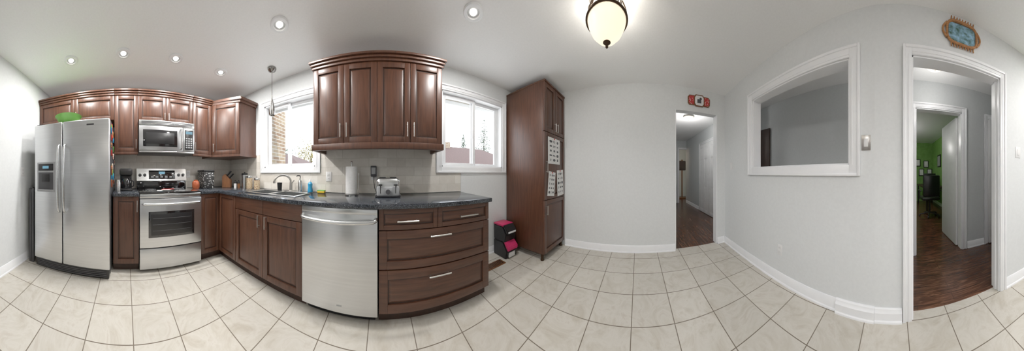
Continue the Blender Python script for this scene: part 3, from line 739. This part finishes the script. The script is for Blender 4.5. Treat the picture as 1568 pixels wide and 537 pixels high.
# pendant over sink
b=B('pendant_light'); x,y=-1.265,1.58
b.lathe((x,y,H-.05),[(0,0),(.015,0),(.045,.02),(.055,.04),(.055,.0495),(0,.0495)],M_pend,28)
b.cyl((x,y,2.09),(x,y,H-.05),.004,M_pend,seg=8)
b.lathe((x,y,1.86),[(0,.012),(.03,.01),(.036,.0),(.04,.03),(.036,.09),(.022,.15),(.010,.2),(.006,.24),(0,.24)],M_pend,28)
b.done()
area('pendant_lamp',(x,y,1.855),.05,3)
# semi flush bowl
b=B('ceiling_light'); x,y=1.227,.238
b.lathe((x,y,H-.04),[(0,0),(.05,0),(.07,.02),(.075,.0395),(0,.0395)],M_bronze,32); b.cyl((x,y,2.12),(x,y,H-.03),.008,M_bronze)
b.lathe((x,y,2.135),[(0,0),(.03,.004),(.075,.03),(.115,.075),(.14,.13),(.148,.165),(.142,.168),(.0,.17)],M_bowl,44)
b.lathe((x,y,2.105),[(0,-.012),(.008,-.008),(.012,.0),(.006,.01),(.018,.02),(.03,.032),(0,.034)],M_bronze,20)
b.tube([(x+.155*math.cos(a),y+.155*math.sin(a),2.303) for a in[2*pi*k/40 for k in range(40)]],.009,M_bronze,8,True)
b.tube([(x+.11*math.cos(a),y+.11*math.sin(a),2.425) for a in[2*pi*k/40 for k in range(40)]],.006,M_bronze,8,True)
for j in range(8):
    for tw in(.35,-.35):
        pts=[]
        for k in range(9):
            t=k/8; a=2*pi*j/8+tw*t; r=.155+.012*math.sin(pi*t)-.045*t; pts.append((x+r*math.cos(a),y+r*math.sin(a),2.303+.122*t))
        b.tube(pts,.0045,M_bronze,6)
b.done()
pl=bpy.data.lights.new('ceiling_light_lamp','POINT'); pl.energy=9; pl.color=(1,.94,.84); pl.shadow_soft_size=.05
o=bpy.data.objects.new('ceiling_light_lamp',pl); o.location=(x,y,2.35); S.collection.objects.link(o)
# hall fixtures
def flush(name,x,y,power):
    b=B(name); b.lathe((x,y,H-.03),[(0,.0299),(.12,.0299),(.13,.02),(.12,0),(0,0)],M_nickel,32); b.lathe((x,y,H-.09),[(0,0),(.06,.008),(.10,.035),(.115,.06),(0,.062)],M_bowl,32); b.lathe((x,y,H-.105),[(0,0),(.01,.004),(.008,.016),(0,.018)],M_nickel,16); b.done()
    l=bpy.data.lights.new(name+'_lamp','POINT'); l.energy=power; l.color=(1,.97,.94); l.shadow_soft_size=.06
    o=bpy.data.objects.new(name+'_lamp',l); o.location=(x,y,H-.3); S.collection.objects.link(o)
flush('hall_ceiling_light',-.475,-1.85,4)
flush('hall_ceiling_light',3.51,-1.13,11)
flush('green_room_ceiling_light',.2,-4.6,24)
l=bpy.data.lights.new('far_room_lamp','POINT'); l.energy=8; l.shadow_soft_size=.2; l.color=(1,.8,.6)
o=bpy.data.objects.new('far_room_lamp',l); o.location=(7.2,-1.0,1.9); S.collection.objects.link(o)
b=B('coat_rack'); b.box(7.3,7.36,-2.05,-2.0,0,1.8,M_knob,.005); b.box(7.2,7.5,-2.3,-1.75,0,.05,M_knob,.01); b.box(7.28,7.4,-2.2,-1.85,1.3,1.75,M_wdark,.04); b.done()

# ------------------------------------------------------------------ green room contents
b=B('wall_picture_frames')
for yy,zz,w,h in((-3.75,1.65,.14,.5),(-4.15,1.62,.14,.42),(-4.6,1.7,.17,.5),(-5.1,1.65,.18,.45),(-5.7,1.6,.2,.45)):
    b.box(-1.628,-1.60,yy-w,yy+w,zz-h/2,zz+h/2,M_black,.006); b.box(-1.602,-1.598,yy-w+.04,yy+w-.04,zz-h/2+.05,zz+h/2-.05,M_grey)
for xx,zz in((-1.35,1.55),(-1.0,1.6),(-1.15,1.2),(-1.5,1.2),(-.8,1.25)):
    b.box(xx-.11,xx+.11,-6.798,-6.775,zz-.15,zz+.15,M_black,.005); b.box(xx-.08,xx+.08,-6.777,-6.772,zz-.12,zz+.12,M_white)
b.done()
b=B('office_desk'); b.box(-1.55,-.9,-6.4,-4.6,.70,.74,M_wdark,.006)
for xx in(-1.5,-.95):
    for yy in(-6.35,-4.65): b.box(xx-.025,xx+.025,yy-.025,yy+.025,0,.70,M_black,.004)
b.done()
b=B('office_chair'); x,y=-.95,-4.3
b.box(x-.24,x+.24,y-.24,y+.24,.45,.53,M_black,.03); b.box(x-.22,x+.22,y+.2,y+.27,.55,1.1,M_black,.03); b.cyl((x,y,.1),(x,y,.45),.03,M_black)
for k in range(5):
    a=2*pi*k/5; b.cyl((x,y,.1),(x+.27*math.cos(a),y+.27*math.sin(a),.06),.018,M_black); b.ell((x+.27*math.cos(a),y+.27*math.sin(a),.03),.03,.03,.03,M_black,12)
for sx in(-1,1): b.box(x+sx*.27-.02,x+sx*.27+.02,y-.15,y+.15,.68,.71,M_black,.008); b.box(x+sx*.27-.015,x+sx*.27+.015,y-.02,y+.02,.47,.68,M_black,.004)
b.done()
b=B('computer_monitor'); b.box(-1.4,-1.0,-5.4,-5.36,.85,1.15,M_black,.01); b.box(-1.23,-1.17,-5.4,-5.36,.745,.86,M_black); b.box(-1.3,-1.1,-5.45,-5.3,.7405,.75,M_black,.004); b.done()

# ------------------------------------------------------------------ outdoors
b=B('unseen_bounce_ground'); b.box(-40,40,2.0,60,-.5,-.4,M_bounce); b.done()  # unseen from the camera; added pale surface bouncing light through the windows
b=B('wall_brick_wing'); b.box(-3.2,-2.12,2.0,3.15,-.4,3,M_brick)
b.box(-2.12,4,1.995,2.62,2.42,2.46,M_soffit); b.box(-2.12,4,2.62,2.66,2.36,2.55,M_trim); b.done()
def house(name,cx,cy,w,d,eave,ridge):
    b=B(name); b.box(cx-w,cx+w,cy-d,cy+d,-.4,eave,M_siding)
    tb=bmesh.new(); e=.4
    v=[tb.verts.new(p) for p in((cx-w-e,cy-d-e,eave-.1),(cx+w+e,cy-d-e,eave-.1),(cx+w+e,cy+d+e,eave-.1),(cx-w-e,cy+d+e,eave-.1),(cx-w+d,cy,ridge),(cx+w-d,cy,ridge))]
    for f in((0,1,5,4),(1,2,5),(2,3,4,5),(3,0,4),(3,2,1,0)): tb.faces.new([v[i] for i in f])
    b.put(tb,M_asphalt)
    b.box(cx-w*.1-.3,cx-w*.1+.3,cy-.3,cy+.3,ridge-.6,ridge+.35,M_brick)
    for k in(-.5,.1,.6): b.box(cx+w*k-.5,cx+w*k+.5,cy-d-.04,cy-d+.01,.4,1.3,M_blackgl); b.box(cx+w*k-.56,cx+w*k+.56,cy-d-.03,cy-d+.01,.34,1.36,M_trim)
    b.done()
house('neighbour_house',6.0,13,6.5,3.5,1.5,3.5)
house('neighbour_house',-10.5,14,5,3.5,1.4,3.2)
def conifer(name,x,y,h,r,n=5200):
    b=B(name); b.cyl((x,y,-.4),(x,y,h*.9),.15,M_bark,.03); tb=bmesh.new()
    for k in range(n):
        t=1-math.sqrt(random.random()); a=random.uniform(0,2*pi); tier=.75+.25*math.sin(t*46+a*.5)
        q=r*(1-t)**.85*tier*random.random()**.45*(1+.18*math.sin(5*a+9*t)); z=.5+t*h-.28*q
        c=Vector((x+q*math.cos(a),y+q*math.sin(a),z)); s=.13
        tb.faces.new([tb.verts.new(c+Vector((random.uniform(-s,s),random.uniform(-s,s),random.uniform(-s,s)*.8))) for _ in range(3)])
    b.put(tb,M_leafg); b.done()
def tree(name,x,y,h,r,mat):
    b=B(name); b.cyl((x,y,-.4),(x,y,h*.6),.18,M_bark,.08)
    tb=bmesh.new()
    for k in range(3200):
        a=random.uniform(0,2*pi); u=random.uniform(-1,1); q=random.random()**.4
        lump=1+.25*math.sin(3*a+2*u)+.15*math.sin(7*a+5*u)
        c=Vector((x+r*q*lump*math.sqrt(1-u*u)*math.cos(a),y+r*q*lump*math.sqrt(1-u*u)*math.sin(a),h*.62+u*q*h*.36*lump))
        s=.13; v=[tb.verts.new(c+Vector((random.uniform(-s,s),random.uniform(-s,s),random.uniform(-s,s)))) for _ in range(3)]
        tb.faces.new(v)
    b.put(tb,mat); b.done()
conifer('spruce_tree',15.0,20.8,9.6,3.0); conifer('spruce_tree',11.8,21.6,6.8,2.2)
tree('autumn_tree',-10.0,21.5,6.2,2.3,M_leafy); tree('autumn_tree',-15.0,22.6,6.6,2.5,M_leafg)

# ------------------------------------------------------------------ world, sun, camera
w=bpy.data.worlds.new('overcast_sky'); S.world=w; w.use_nodes=True; nt=w.node_tree; bg=nt.nodes['Background']
tc=N(nt,'ShaderNodeTexCoord'); sp=N(nt,'ShaderNodeSeparateXYZ'); nt.links.new(tc.outputs['Generated'],sp.inputs[0])
c=ramp(nt,sp.outputs['Z'],[(0,(.95,.96,.97)),(.5,(.84,.91,1))]); nt.links.new(c,bg.inputs['Color']); bg.inputs['Strength'].default_value=5.0
sl=bpy.data.lights.new('sun','SUN'); sl.energy=4.0; sl.angle=.02; sl.color=(1,.95,.88)
so=bpy.data.objects.new('sun',sl); so.rotation_euler=Vector((-.7,.15,-.7)).to_track_quat('-Z','Y').to_euler(); so.location=(5,0,8); S.collection.objects.link(so)

cd=bpy.data.cameras.new('panorama_camera'); co=bpy.data.objects.new('panorama_camera',cd); S.collection.objects.link(co); S.camera=co
co.location=(0,0,1.13); AZ=(784-585)*360/1568
co.rotation_euler=(pi/2,0,-math.radians(AZ))
cd.type='PANO'; cd.panorama_type='CENTRAL_CYLINDRICAL'
f=1568/(2*pi); y0=266.5; hh=1568*883/2576
cd.central_cylindrical_range_u_min=-pi; cd.central_cylindrical_range_u_max=pi
cd.central_cylindrical_range_v_max=y0/f; cd.central_cylindrical_range_v_min=-(hh-y0)/f
cd.central_cylindrical_radius=1.0
cd.clip_start=.01; cd.clip_end=200
